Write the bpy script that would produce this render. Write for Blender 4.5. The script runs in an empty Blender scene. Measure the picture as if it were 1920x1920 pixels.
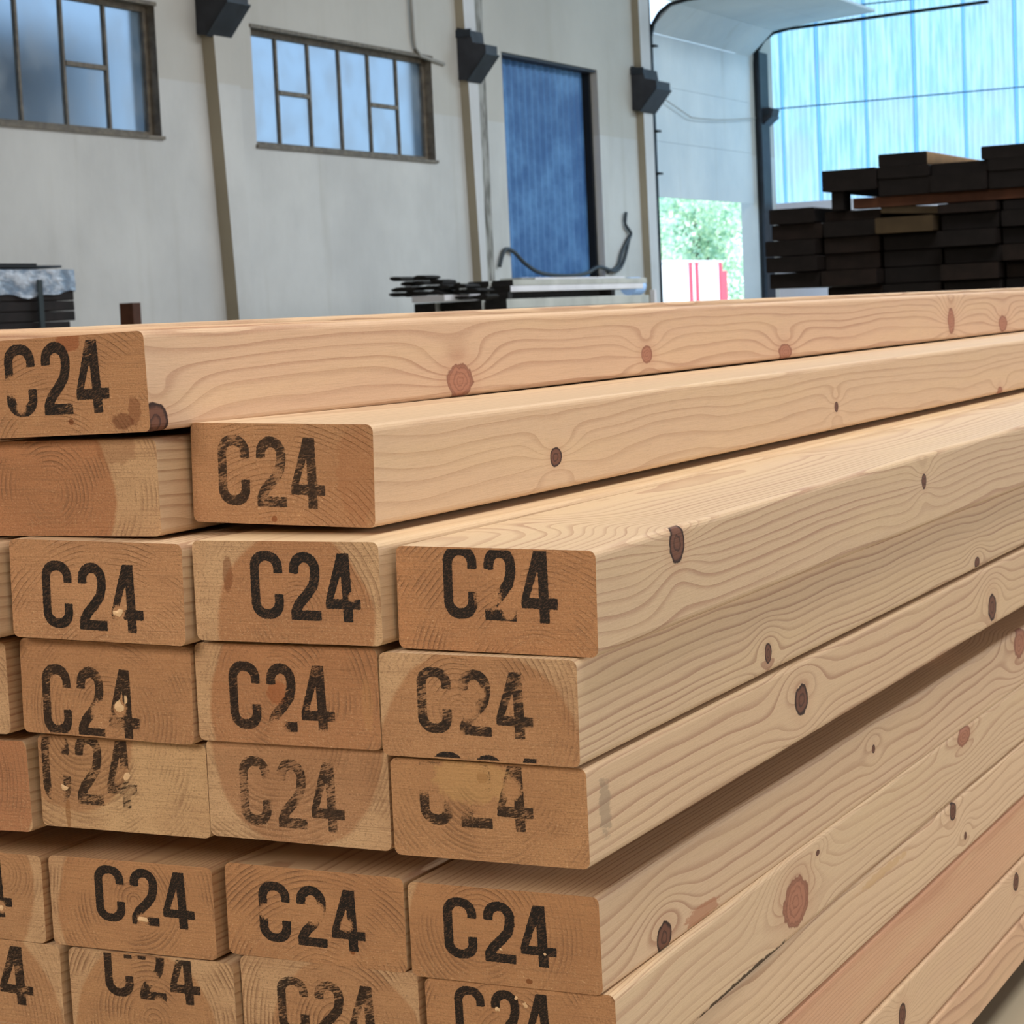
import bpy, bmesh, math, random
from mathutils import Vector, Matrix
import numpy as np

S = bpy.context.scene
COL = S.collection
FLOOR = -0.535                      # lens height above the hall floor; geometry below is measured from the lens
ZC = 0.535

# ------------------------------------------------------------------ camera, sky, lights, exposure
F_PX = 4039.58
cam_d = bpy.data.cameras.new('camera'); cam = bpy.data.objects.new('camera', cam_d); COL.objects.link(cam)
cam_d.sensor_width = 36; cam_d.lens = F_PX / 1920 * 36; cam_d.clip_start = 0.05; cam_d.clip_end = 400
yaw, pitch, roll = 4.67005989e-01, -9.10485622e-02, -4.74345804e-02
rt = Vector((math.cos(yaw), math.sin(yaw), 0))
fw = Vector((-math.sin(yaw) * math.cos(pitch), math.cos(yaw) * math.cos(pitch), math.sin(pitch)))
up = rt.cross(fw)
r2 = math.cos(roll) * rt + math.sin(roll) * up
u2 = -math.sin(roll) * rt + math.cos(roll) * up
M = Matrix((r2, u2, -fw)).transposed().to_4x4(); M.translation = (0, 0, ZC)
cam.matrix_world = M
cam_d.dof.use_dof = True; cam_d.dof.focus_distance = 0.98; cam_d.dof.aperture_fstop = 62
S.camera = cam

W = bpy.data.worlds.new('sky'); S.world = W; W.use_nodes = True
wn = W.node_tree.nodes; wl = W.node_tree.links; wn.clear()
wo = wn.new('ShaderNodeOutputWorld'); bg = wn.new('ShaderNodeBackground')
tc = wn.new('ShaderNodeTexCoord'); sx = wn.new('ShaderNodeSeparateXYZ'); cr = wn.new('ShaderNodeValToRGB')
wl.new(tc.outputs['Generated'], sx.inputs[0]); wl.new(sx.outputs['Z'], cr.inputs[0])
cr.color_ramp.elements[0].position = 0.0; cr.color_ramp.elements[0].color = (0.62, 0.80, 0.95, 1)
cr.color_ramp.elements[1].position = 0.5; cr.color_ramp.elements[1].color = (0.30, 0.58, 1.0, 1)
wl.new(cr.outputs[0], bg.inputs[0]); wl.new(bg.outputs[0], wo.inputs[0]); bg.inputs[1].default_value = 2.6

def sun(name, energy, rot, color, angle=0.01):
    l = bpy.data.lights.new(name, 'SUN'); l.energy = energy; l.color = color; l.angle = angle
    o = bpy.data.objects.new(name, l); COL.objects.link(o); o.rotation_euler = rot; return o
def area(name, loc, target, sx_, sy_, energy, color):
    l = bpy.data.lights.new(name, 'AREA'); l.shape = 'RECTANGLE'; l.size = sx_; l.size_y = sy_; l.energy = energy; l.color = color
    o = bpy.data.objects.new(name, l); COL.objects.link(o); o.location = (loc[0], loc[1], loc[2] + ZC)
    d = Vector(target) - Vector(loc); o.rotation_euler = d.to_track_quat('-Z', 'Y').to_euler(); return o
# the sun stands behind the far wall, above the roof line
s_ = sun('sun', 12.0, (0, 0, 0), (1.0, 0.95, 0.86)); s_.rotation_euler = Vector((-0.25, -0.80, -0.62)).to_track_quat('-Z', 'Y').to_euler()
# unseen area lights, added as fill: overhead, from the right, warm from behind
area('top_fill_front', (1.0, 1.6, 6.2), (1.0, 1.6, 0), 3.0, 5.0, 390, (1.0, 0.96, 0.92))
area('top_fill_middle', (-3.5, 19.5, 6.2), (-3.5, 19.5, 0), 4.0, 9.0, 900, (0.90, 0.95, 1.0))
area('top_fill_back', (-3.5, 30.0, 6.2), (-3.5, 30.0, 0), 4.0, 6.0, 850, (0.72, 0.88, 1.0))
area('right_side_fill', (12.5, 7.0, 2.4), (0.0, 6.0, 0.5), 22.0, 3.0, 1350, (1.0, 0.945, 0.955))  # added side fill; the right-hand wall itself is closed
area('warm_fill_behind', (-0.6, -4.5, 2.6), (-0.6, 0.8, 0.0), 3.0, 1.5, 240, (1.0, 0.89, 0.76))  # added warm fill to brighten the beam ends
S.view_settings.view_transform = 'Standard'; S.view_settings.look = 'None'
S.view_settings.exposure = 0.0; S.view_settings.gamma = 1.0; S.view_settings.use_curve_mapping = False
S.cycles.max_bounces = 8; S.cycles.diffuse_bounces = 4; S.cycles.transmission_bounces = 6; S.cycles.transparent_max_bounces = 8

# ------------------------------------------------------------------ helpers
def lin(r, g, b):
    f = lambda c: (c / 255 / 12.92) if c / 255 <= 0.04045 else ((c / 255 + 0.055) / 1.055) ** 2.4
    return (f(r), f(g), f(b), 1.0)

class V:
    """a shader socket that can be added, multiplied and so on"""
    def __init__(s, g, k): s.g = g; s.k = k
    def _m(s, op, a, b=None, c=None, clamp=False): return s.g.m(op, a, b, c, clamp)
    def __add__(s, o): return s._m('ADD', s, o)
    __radd__ = __add__
    def __sub__(s, o): return s._m('SUBTRACT', s, o)
    def __rsub__(s, o): return s._m('SUBTRACT', o, s)
    def __mul__(s, o): return s._m('MULTIPLY', s, o)
    __rmul__ = __mul__
    def __truediv__(s, o): return s._m('DIVIDE', s, o)

class Graph:
    def __init__(s, name):
        s.mat = bpy.data.materials.new(name); s.mat.use_nodes = True
        s.nt = s.mat.node_tree; s.n = s.nt.nodes; s.l = s.nt.links; s.n.clear()
        s.out = s.n.new('ShaderNodeOutputMaterial')
    def put(s, sock, v):
        if isinstance(v, V): s.l.new(v.k, sock)
        elif v is not None: sock.default_value = v
    def m(s, op, a, b=None, c=None, clamp=False):
        n = s.n.new('ShaderNodeMath'); n.operation = op; n.use_clamp = clamp
        s.put(n.inputs[0], a); s.put(n.inputs[1], b)
        if c is not None: s.put(n.inputs[2], c)
        return V(s, n.outputs[0])
    def coords(s, kind='Object', k=1000.0):
        t = s.n.new('ShaderNodeTexCoord'); x = s.n.new('ShaderNodeSeparateXYZ'); s.l.new(t.outputs[kind], x.inputs[0])
        return [V(s, x.outputs[i]) * k for i in range(3)]
    def noise(s, x, y, z, scale=1.0, detail=2.0, rough=0.5):
        c = s.n.new('ShaderNodeCombineXYZ'); s.put(c.inputs[0], x); s.put(c.inputs[1], y); s.put(c.inputs[2], z)
        n = s.n.new('ShaderNodeTexNoise'); s.l.new(c.outputs[0], n.inputs['Vector'])
        n.inputs['Scale'].default_value = scale; n.inputs['Detail'].default_value = detail; n.inputs['Roughness'].default_value = rough
        return V(s, n.outputs[0])
    def step(s, v, a, b, lo=0.0, hi=1.0):
        n = s.n.new('ShaderNodeMapRange'); n.interpolation_type = 'SMOOTHSTEP'; s.put(n.inputs[0], v)
        n.inputs[1].default_value = a; n.inputs[2].default_value = b; n.inputs[3].default_value = lo; n.inputs[4].default_value = hi
        return V(s, n.outputs[0])
    def mix(s, f, a, b, mode='MIX'):
        n = s.n.new('ShaderNodeMix'); n.data_type = 'RGBA'; n.blend_type = mode; s.put(n.inputs[0], f)
        s.put(n.inputs[6], a); s.put(n.inputs[7], b); return V(s, n.outputs[2])
    def bsdf(s, color, rough=0.6, bump=None, bd=0.001, metal=0.0, spec=0.3):
        p = s.n.new('ShaderNodeBsdfPrincipled'); s.put(p.inputs['Base Color'], color); s.put(p.inputs['Roughness'], rough)
        p.inputs['Metallic'].default_value = metal; p.inputs['Specular IOR Level'].default_value = spec
        if bump is not None:
            b = s.n.new('ShaderNodeBump'); b.inputs['Distance'].default_value = bd; b.inputs['Strength'].default_value = 1.0
            s.put(b.inputs['Height'], bump); s.l.new(b.outputs[0], p.inputs['Normal'])
        s.l.new(p.outputs[0], s.out.inputs[0]); return p

def simple(name, rgb, rough=0.6, var=0.12, scale=3.0, metal=0.0, bump=0.0):
    g = Graph(name); x, y, z = g.coords('Object', 1.0)
    n = g.noise(x, y, z, scale, 4.0)
    c = g.mix(g.step(n, 0.3, 0.7), [v * (1 - var) for v in rgb[:3]] + [1], [min(1, v * (1 + var)) for v in rgb[:3]] + [1])
    g.bsdf(c, rough, n if bump else None, bump, metal)
    return g.mat

def obj(name, verts, faces, mats, parent=None, midx=None, smooth=False):
    me = bpy.data.meshes.new(name); me.from_pydata([tuple(v) for v in verts], [], faces); me.validate(); me.update()
    if not isinstance(mats, (list, tuple)): mats = [mats]
    for m_ in mats: me.materials.append(m_)
    if midx is not None: me.polygons.foreach_set('material_index', midx)
    if smooth: me.polygons.foreach_set('use_smooth', [True] * len(me.polygons))
    o = bpy.data.objects.new(name, me); COL.objects.link(o)
    if parent: o.parent = parent
    return o
def link(name, me, parent=None):
    o = bpy.data.objects.new(name, me); COL.objects.link(o); o.parent = parent; return o
def empty(name, loc=(0, 0, 0)):
    o = bpy.data.objects.new(name, None); COL.objects.link(o); o.location = loc; o.empty_display_size = 0.1; return o
def tag(o, label=None, cat=None, group=None, kind=None):
    if label: o['label'] = label
    if cat: o['category'] = cat
    if group: o['group'] = group
    if kind: o['kind'] = kind
    return o

class MB:
    def __init__(s): s.v = []; s.f = []; s.mi = []
    def add(s, vs, fs, mi=0):
        k = len(s.v); s.v += [tuple(p) for p in vs]; s.f += [tuple(i + k for i in f) for f in fs]; s.mi += [mi] * len(fs); return s
    def box(s, x0, x1, y0, y1, z0, z1, mi=0):
        return s.add([(x, y, z) for x in (x0, x1) for y in (y0, y1) for z in (z0, z1)],
                     [(0, 1, 3, 2), (4, 6, 7, 5), (0, 4, 5, 1), (2, 3, 7, 6), (0, 2, 6, 4), (1, 5, 7, 3)], mi)
    def prism(s, poly, axis, a, b, mi=0):
        """poly: 2-D points; extruded from a to b along axis 'x', 'y' or 'z'"""
        def P(p, t): return {'x': (t, p[0], p[1]), 'y': (p[0], t, p[1]), 'z': (p[0], p[1], t)}[axis]
        n = len(poly); vs = [P(p, a) for p in poly] + [P(p, b) for p in poly]
        return s.add(vs, [tuple(range(n))[::-1], tuple(range(n, 2 * n))] + [(i, (i + 1) % n, n + (i + 1) % n, n + i) for i in range(n)], mi)
    def tube(s, pts, r, seg=8, mi=0):
        pts = [Vector(p) for p in pts]; vs = []; fs = []
        for i, p in enumerate(pts):
            t = (pts[min(i + 1, len(pts) - 1)] - pts[max(i - 1, 0)]).normalized()
            a = t.cross(Vector((0, 0, 1)) if abs(t.z) < .9 else Vector((1, 0, 0))).normalized(); b = t.cross(a)
            vs += [p + r * (math.cos(2 * math.pi * k / seg) * a + math.sin(2 * math.pi * k / seg) * b) for k in range(seg)]
        for i in range(len(pts) - 1):
            for k in range(seg):
                fs.append((i * seg + k, i * seg + (k + 1) % seg, (i + 1) * seg + (k + 1) % seg, (i + 1) * seg + k))
        fs += [tuple(range(seg))[::-1], tuple(range((len(pts) - 1) * seg, len(pts) * seg))]
        return s.add(vs, fs, mi)
    def build(s, name, mats, parent=None, origin=(0, 0, 0), smooth=False):
        ox, oy, oz = origin
        o = obj(name, [(x - ox, y - oy, z - oz) for x, y, z in s.v], s.f, mats, parent, s.mi, smooth)
        bm = bmesh.new(); bm.from_mesh(o.data); bmesh.ops.recalc_face_normals(bm, faces=bm.faces); bm.to_mesh(o.data); bm.free()
        if parent: o.location = Vector(origin)
        else: o.location = (ox, oy, oz + ZC)
        return o

# ------------------------------------------------------------------ materials of the hall
def mat_plaster(name, lo, hi, zsplit=None):
    g = Graph(name); x, y, z = g.coords('Object', 1.0)
    big = g.noise(x, y, z, 0.5, 5.0, 0.6); fine = g.noise(x, y * 1.0, z * 0.35, 9.0, 4.0, 0.6)
    c = g.mix(g.step(big, 0.3, 0.72), lo, hi)
    streak = g.step(g.noise(x, y * 3.0, z * 0.25, 1.3, 4.0), 0.56, 0.8)
    c = g.mix(streak * 0.22, c, lin(150, 145, 130))
    if zsplit is not None:      # two coats of paint: greyer above the sill line
        c = g.mix(g.step(z, zsplit - .01, zsplit + .01), c, g.mix(0.5, c, lin(178, 172, 160)))
    if name == 'weathered_panel':   # greenish damp stains on the lower door sections
        pt = g.step(g.noise(x, y * 1.1, z * .9 + 7, 1.0, 4.0, .6), .50, .62) * g.step(z, 1.55, 0.2); c = g.mix(pt * .75, c, lin(104, 140, 152))
    c = g.mix(fine * 0.08, c, lin(120, 118, 110))
    g.bsdf(c, 0.85, fine, 0.004)
    return g.mat
m_wall = mat_plaster('painted_plaster', lin(186, 186, 184), lin(206, 206, 203), 1.83 + ZC)
m_pil = mat_plaster('painted_column', lin(196, 196, 196), lin(210, 210, 212))
m_conc = mat_plaster('weathered_panel', lin(196, 208, 216), lin(218, 226, 230))
m_floor = simple('concrete_floor', lin(150, 140, 120), 0.8, 0.15, 2.0, bump=0.002)
m_white = mat_plaster('white_plinth', lin(214, 214, 226), lin(226, 226, 236))
m_ceil = simple('ceiling_sheet', lin(170, 172, 172), 0.8)
m_frame = simple('rusty_grey_frame', lin(108, 100, 88), 0.6, 0.25, 12)
m_dsteel = simple('dark_steel', lin(40, 46, 54), 0.5, 0.2, 6)
m_bracket = simple('dark_bracket', lin(52, 54, 60), 0.6, 0.2, 5)
m_black = simple('black_rubber', lin(22, 24, 26), 0.6)
m_blue = Graph('blue_sheet')
x, y, z = m_blue.coords('Object', 1.0)
_n = m_blue.noise(x, y, z, 1.6, 5.0, 0.65)
m_blue.bsdf(m_blue.mix(m_blue.step(_n, 0.35, 0.7), lin(52, 96, 150), lin(92, 140, 190)), 0.45, metal=0.0, spec=0.5); m_blue = m_blue.mat
m_strip = Graph('rusty_strip'); x, y, z = m_strip.coords('Object', 1.0)
m_strip.bsdf(m_strip.mix(m_strip.step(m_strip.noise(x * 4, y * 4, z, 3, 4), .35, .65), lin(92, 88, 80), lin(160, 158, 152)), .7); m_strip = m_strip.mat
m_cable = simple('grey_cable', lin(60, 66, 72), 0.5)
m_lcable = simple('pale_conduit', lin(150, 148, 142), 0.6)

def mat_glass(name):
    g = Graph(name); gl = g.n.new('ShaderNodeBsdfRefraction'); gl.inputs['Color'].default_value = (0.52, 0.575, 0.63, 1)
    gl.inputs['Roughness'].default_value = 0.42; gl.inputs['IOR'].default_value = 1.12
    di = g.n.new('ShaderNodeBsdfDiffuse'); di.inputs['Color'].default_value = (0.55, 0.62, 0.68, 1)
    x, y, z = g.coords('Object', 1.0); n = g.step(g.noise(x, y, z, 3.0, 4.0), 0.35, 0.75, 0.06, 0.26)
    mx = g.n.new('ShaderNodeMixShader'); g.put(mx.inputs[0], n); g.l.new(gl.outputs[0], mx.inputs[1]); g.l.new(di.outputs[0], mx.inputs[2])
    g.l.new(mx.outputs[0], g.out.inputs[0]); return g.mat
m_glass = mat_glass('frosted_pane')
def mat_translucent(name):
    g = Graph(name); x, y, z = g.coords('Object', 1.0)
    n = g.noise(x * 2.2, y, z * 0.22, 6.0, 4.0, 0.6); n2 = g.noise(x, y, z, 1.1, 3.0)
    c = g.mix(g.step(n, 0.3, 0.7), (0.105, 0.245, 0.36, 1), (0.20, 0.35, 0.40, 1)); c = g.mix(g.step(n2, .4, .7) * .7, c, (0.165, 0.245, 0.38, 1))
    t = g.n.new('ShaderNodeBsdfTranslucent'); g.put(t.inputs[0], c)
    d = g.n.new('ShaderNodeBsdfDiffuse'); d.inputs[0].default_value = (0.5, 0.6, 0.65, 1)
    mx = g.n.new('ShaderNodeMixShader'); mx.inputs[0].default_value = 0.25
    g.l.new(t.outputs[0], mx.inputs[1]); g.l.new(d.outputs[0], mx.inputs[2]); g.l.new(mx.outputs[0], g.out.inputs[0]); return g.mat
m_trans = mat_translucent('translucent_sheet')
g = Graph('sheet_overlap'); _t = g.n.new('ShaderNodeBsdfTranslucent'); _t.inputs[0].default_value = (0.055, 0.17, 0.33, 1); g.l.new(_t.outputs[0], g.out.inputs[0]); m_joint = g.mat

# ------------------------------------------------------------------ hall shell
def wall_grid(us, zs, holes):
    """cells (u0,u1,z0,z1) of a wall, leaving out the holes"""
    us = sorted(set(us + [h[0] for h in holes] + [h[1] for h in holes])); zs = sorted(set(zs + [h[2] for h in holes] + [h[3] for h in holes]))
    for a, b in zip(us, us[1:]):
        for c, d in zip(zs, zs[1:]):
            if not any(h[0] <= (a + b) / 2 <= h[1] and h[2] <= (c + d) / 2 <= h[3] for h in holes): yield a, b, c, d
W1 = (13.13, 16.88, 1.82, 3.03); W2 = (18.50, 22.27, 1.825, 2.99); DB = (24.10, 26.97, FLOOR, 3.235)
OD = (28.88, 33.12, FLOOR, 4.55)
wm = MB()
for a, b, c, d in wall_grid([-9.0, 34.0], [FLOOR, 6.6], [W1, W2, DB, OD]): wm.box(-12.30, -12.0, a, b, c, d)
tag(wm.build('wall_left', m_wall), kind='structure')
f = MB().box(-12.35, 13.0, -9.0, 34.3, FLOOR - 0.2, FLOOR); tag(f.build('floor', m_floor), kind='structure')
f = MB().box(-12.35, 13.0, -9.0, 34.6, 6.6, 6.8); tag(f.build('ceiling', m_ceil), kind='structure')
f = MB().box(13.0, 13.3, -9.0, 34.3, FLOOR, 6.6); tag(f.build('wall_right', m_wall), kind='structure')
f = MB().box(-12.35, 13.3, -9.3, -9.0, FLOOR, 6.6); tag(f.build('wall_back', m_wall), kind='structure')
# far wall: white plinth, then backlit corrugated sheets, each a part of the wall
far = MB().box(-12.35, 13.0, 34.0, 34.3, FLOOR, 1.62).build('wall_front', m_white); tag(far, kind='structure')
joints = [-11.88] + [-11.27 + 0.8075 * k for k in range(30)]
def sheet(x0, x1, z0, z1, yoff):
    n = max(4, int((x1 - x0) / 0.085) * 4); v = []; f_ = []
    for i in range(n + 1):
        u = i / n; yy = 0.018 * max(-0.6, min(0.6, math.sin(2 * math.pi * u * n / 4)))
        for z in (z0, z1): v.append((x0 + (x1 - x0) * u, 34.12 + yoff + yy, z))
    for i in range(n): f_.append((2 * i, 2 * i + 2, 2 * i + 3, 2 * i + 1))
    return obj('translucent_sheet', v, f_, m_trans, far)
xs = [-12.1] + joints
for k, (a, b) in enumerate(zip(xs, xs[1:])):
    if b > 13: break
    for (c, d) in ((1.60, 3.165), (3.155, 4.695), (4.685, 6.62)): sheet(a + .018, b - .018, c, d, 0.0 if k % 2 else 0.01)
for b in xs[1:-1]:
    if b < 13: obj('sheet_joint', [(b - .026, 34.135, 1.6), (b + .026, 34.135, 1.6), (b + .026, 34.135, 6.62), (b - .026, 34.135, 6.62)], [(0, 1, 2, 3)], m_joint, far)
m_rail = simple('rail_blue', lin(60, 110, 140), .5)
for z in (3.16, 4.69): MB().box(-12.0, 13.0, 34.05, 34.07, z - .010, z + .010).build('sheet_rail', m_rail, far)
for o in far.children: o.location.z = 0

# columns with their crane brackets

m_pil_shade = mat_plaster('beige_side_shade', lin(152, 143, 124), lin(168, 158, 138))  # shade on the columns' near sides, put into a darker beige colour
def pilaster(y0, y1, depth, lean, i_):
    """the near side leans: the column grows towards the lens with height"""
    v = []
    for z, k in ((FLOOR, 0.0), (6.6, 1.0)):
        v += [(-12.0, y0 - lean * k, z), (-12.0, y1, z), (-12 + depth, y1, z), (-12 + depth, y0 - lean * k, z)]
    o = MB().add(v, [(0, 1, 2, 3), (4, 5, 6, 7), (0, 1, 5, 4), (1, 2, 6, 5), (2, 3, 7, 6), (3, 0, 4, 7)])
    o.mi[5] = 1; tag(o.build('trim_%d' % i_, [m_wall if i_ == 1 else m_pil, m_pil_shade]), kind='structure')
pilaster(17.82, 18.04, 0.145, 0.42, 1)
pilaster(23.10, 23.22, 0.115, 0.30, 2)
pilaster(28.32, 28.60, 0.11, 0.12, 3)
prof = [(-12.0, 2.80), (-11.87, 2.78), (-11.62, 3.08), (-11.62, 3.18), (-11.79, 3.22), (-11.81, 3.36), (-11.99, 3.41)]
def bracket(y0, y1, label, dz=0.0, p=None):
    t = empty('crane_bracket', (-11.9, y0, 2.8 + ZC)); tag(t, label, 'bracket', None)
    q = [(a, b + dz) for a, b in (p or prof)]
    MB().prism(q, 'y', y0, y1).build('bracket_body', m_bracket, t)
    MB().prism([(q[1][0], q[1][1] - .012), (q[2][0] + .012, q[2][1] - .012), (q[2][0] + .012, q[2][1]), (q[1][0], q[1][1])], 'y', y0 - .03, y1 + .03).build('flange', m_dsteel, t)
    MB().box(-11.998, -11.80, y0 - .02, y0 - .0005, q[-1][1] - .12, q[-1][1] - .03).build('clamp_band', m_dsteel, t)
    for c in t.children: c.location = (11.9, -y0, -2.8)
bracket(17.55, 17.90, 'dark crane bracket on the first column, between the two windows', 0.03)
bracket(22.93, 23.235, 'dark crane bracket on the column left of the blue door')
bracket(28.12, 28.62, 'dark crane bracket on the column right of the blue door', -0.03)
bracket(33.24, 33.54, 'small dark bracket jutting from the post before the translucent wall', -0.08,
        [(-12.0, 2.90), (-11.95, 2.90), (-11.76, 3.06), (-11.73, 3.17), (-11.8, 3.20), (-11.88, 3.20), (-11.99, 3.20)])

# windows
def window(n, R, nb=6, splits=(1, 4), gx=-12.13):
    y0, y1, z0, z1 = R; t = empty('window_%d' % n, (gx, y0, z0 + ZC)); tag(t, kind='structure')
    def part(m, name, mat): o = m.build(name, mat, t); o.location = (-gx, -y0, -z0); return o
    b = 0.05
    fr = MB(); fr.box(gx - .03, gx + .03, y0, y1, z0, z0 + b); fr.box(gx - .03, gx + .03, y0, y1, z1 - b, z1)
    fr.box(gx - .03, gx + .03, y0, y0 + b, z0 + b, z1 - b); fr.box(gx - .03, gx + .03, y1 - b, y1, z0 + b, z1 - b); part(fr, 'frame', m_frame)
    part(MB().box(gx + .03, -11.97, y0 - .02, y1 + .02, z0 - .03, z0 + .002), 'sill', m_frame)
    part(MB().box(gx + .03, -11.985, y0 - .02, y1 + .02, z1 - .002, z1 + .035), 'lintel_edge', m_frame)
    part(MB().box(gx + .03, -12.0, y1 - .004, y1 + .002, z0, z1), 'reveal', m_frame)
    w = (y1 - y0) / nb; zm = (z0 + z1) / 2 - .01
    for k in range(1, nb): part(MB().box(gx - .02, gx + .02, y0 + k * w - .016, y0 + k * w + .016, z0 + b, z1 - b), 'mullion', m_frame)
    for k in range(nb):
        a, c = y0 + k * w + .016, y0 + (k + 1) * w - .016
        if k == 0: a = y0 + b
        if k == nb - 1: c = y1 - b
        if k in splits:
            part(MB().box(gx - .022, gx + .028, a, c, zm - .022, zm + .022), 'transom', m_frame)
            for q, r in ((z0 + b, zm - .022), (zm + .022, z1 - b)): part(MB().box(gx - .008, gx, a, c, q, r), 'pane', m_glass)
        else: part(MB().box(gx - .008, gx, a, c, z0 + b, z1 - b), 'pane', m_glass)
window(1, W1); window(2, W2)

# blue corrugated sliding door in its recess
t = empty('door_1', (-12.2, 24.1, ZC + FLOOR)); tag(t, kind='structure')
def part(m, name, mat, tt, smooth=False):
    o = m.build(name, mat, tt, smooth=smooth); l = tt.location; o.location = (-l[0], -l[1], -(l[2] - ZC)); return o
n = 15 * 6; mb = MB(); v = []; fs = []
for i in range(n + 1):
    u = i / n; xx = -12.20 + 0.030 * max(-0.55, min(0.55, math.sin(2 * math.pi * u * 15)))
    for z in (FLOOR + .02, 3.20): v.append((xx, 24.11 + 2.80 * u, z))
mb.add(v, [(2 * i, 2 * i + 1, 2 * i + 3, 2 * i + 2) for i in range(n)]); part(mb, 'corrugated_sheet', m_blue, t)
part(MB().box(-12.26, -12.02, 24.05, 27.0, 3.20, 3.27), 'header_rail', m_bracket, t)
part(MB().box(-12.30, -12.10, 26.90, 26.965, FLOOR, 3.2), 'edge_post', m_black, t)
for z in (0.2, 1.75): part(MB().box(-12.30, -12.24, 24.12, 26.9, z, z + .06), 'cross_rail', m_blue, t)
f = MB().box(-11.999, -11.93, 23.24, 23.50, FLOOR, 6.5); o = f.build('downpipe', m_strip, None, (-11.96, 23.54, FLOOR))
tag(o, 'rust-streaked grey channel up the wall left of the blue door', 'channel')

# overhead door: curved up from the opening and along under the roof
t = empty('door_2', (-12.0, 28.9, ZC + 1.6)); tag(t, kind='structure')
path = [(-12.06, 1.60), (-12.06, 2.40), (-12.06, 3.20), (-12.04, 3.93), (-11.62, 4.30), (-10.80, 4.37), (-9.95, 4.42)]
for (x0, z0), (x1, z1) in zip(path, path[1:]):
    d = Vector((x1 - x0, z1 - z0)); L = d.length; d.normalize(); nn = Vector((d.y, -d.x)) * 0.04
    e = d * 0.002
    p = [(x0 + e.x, z0 + e.y), (x1 - e.x, z1 - e.y), (x1 - e.x - nn.x, z1 - e.y - nn.y), (x0 + e.x - nn.x, z0 + e.y - nn.y)]
    part(MB().prism(p, 'y', 28.92, 33.08), 'door_section', m_conc, t)
def track(yc, x_end):
    pts = [(-11.98, yc, FLOOR), (-11.98, yc, 3.85), (-11.93, yc, 4.02), (-11.82, yc, 4.17), (-11.66, yc, 4.27), (-11.4, yc, 4.31), (x_end, yc, 4.40)]
    m_ = MB()
    for p, q in zip(pts, pts[1:]):
        d = Vector(q) - Vector(p); n_ = Vector((d.z, 0, -d.x)).normalized() * .022
        m_.prism([(p[0] - n_.x, p[2] - n_.z), (q[0] - n_.x, q[2] - n_.z), (q[0] + n_.x, q[2] + n_.z), (p[0] + n_.x, p[2] + n_.z)], 'y', yc - .03, yc + .03)
    return m_
part(track(28.84, -8.2), 'door_track', m_black, t); part(track(33.14, -8.2), 'door_track', m_black, t)
part(MB().box(-12.05, -11.90, 33.13, 33.52, FLOOR, 4.0), 'track_post', m_dsteel, t)
part(MB().box(-12.02, -11.95, 28.70, 28.80, FLOOR, 6.0), 'pipe', m_black, t)
for z in (1.9, 2.5, 3.1, 3.7): part(MB().box(-11.99, -11.90, 28.80, 28.92, z, z + .03), 'hinge', m_black, t)
wp = MB().tube([(-11.985, 33.1 - k * .35, 2.96 - 0.16 * math.sin(min(1, k / 8) * math.pi / 2) + (.0 if k < 9 else .07 * (k - 8))) for k in range(13)], .008, 6)
part(wp, 'pull_wire', m_lcable, t)

# cables on the left wall
def cable(pts, r, mat, label, name='cable'):
    # smooth the way points
    P = [Vector(p) for p in pts]; out = []
    for i in range(len(P) - 1):
        a, b, c, d = P[max(i - 1, 0)], P[i], P[i + 1], P[min(i + 2, len(P) - 1)]
        for k in range(6):
            u = k / 6; out.append(0.5 * ((2 * b) + (-a + c) * u + (2 * a - 5 * b + 4 * c - d) * u * u + (-a + 3 * b - 3 * c + d) * u ** 3))
    out.append(P[-1]); o = MB().tube(out, r, 6).build(name, mat, None, tuple(P[0]), True); tag(o, label, 'cable')
cable([(-11.958, 21.80, 5.0), (-11.958, 21.80, 3.3), (-11.98, 21.95, 3.03), (-11.98, 22.1, 2.99), (-11.98, 22.55, 2.95)], .022, m_lcable, 'thin grey conduit dropping to the top right corner of the second window')
cable([(-11.958, 23.7, 0.60), (-11.958, 23.86, 0.80), (-11.958, 24.1, 0.78), (-11.958, 24.4, 0.64), (-11.958, 24.82, 0.52), (-11.958, 25.5, 0.48), (-11.958, 26.2, 0.50), (-11.958, 26.66, 0.59), (-11.958, 27.18, 0.53), (-11.958, 27.5, 0.66), (-11.958, 27.75, 1.02)], .026, m_cable, 'dark cable sagging across the foot of the blue door')
cable([(-11.978, 26.99, 0.52), (-11.960, 27.3, 0.60), (-11.960, 27.45, 0.78), (-11.960, 27.66, 0.95), (-11.960, 27.80, 1.05), (-11.960, 27.62, 1.18), (-11.960, 27.66, 1.34)], .024, m_cable, 'loose dark cable looped up the wall right of the blue door')

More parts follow.
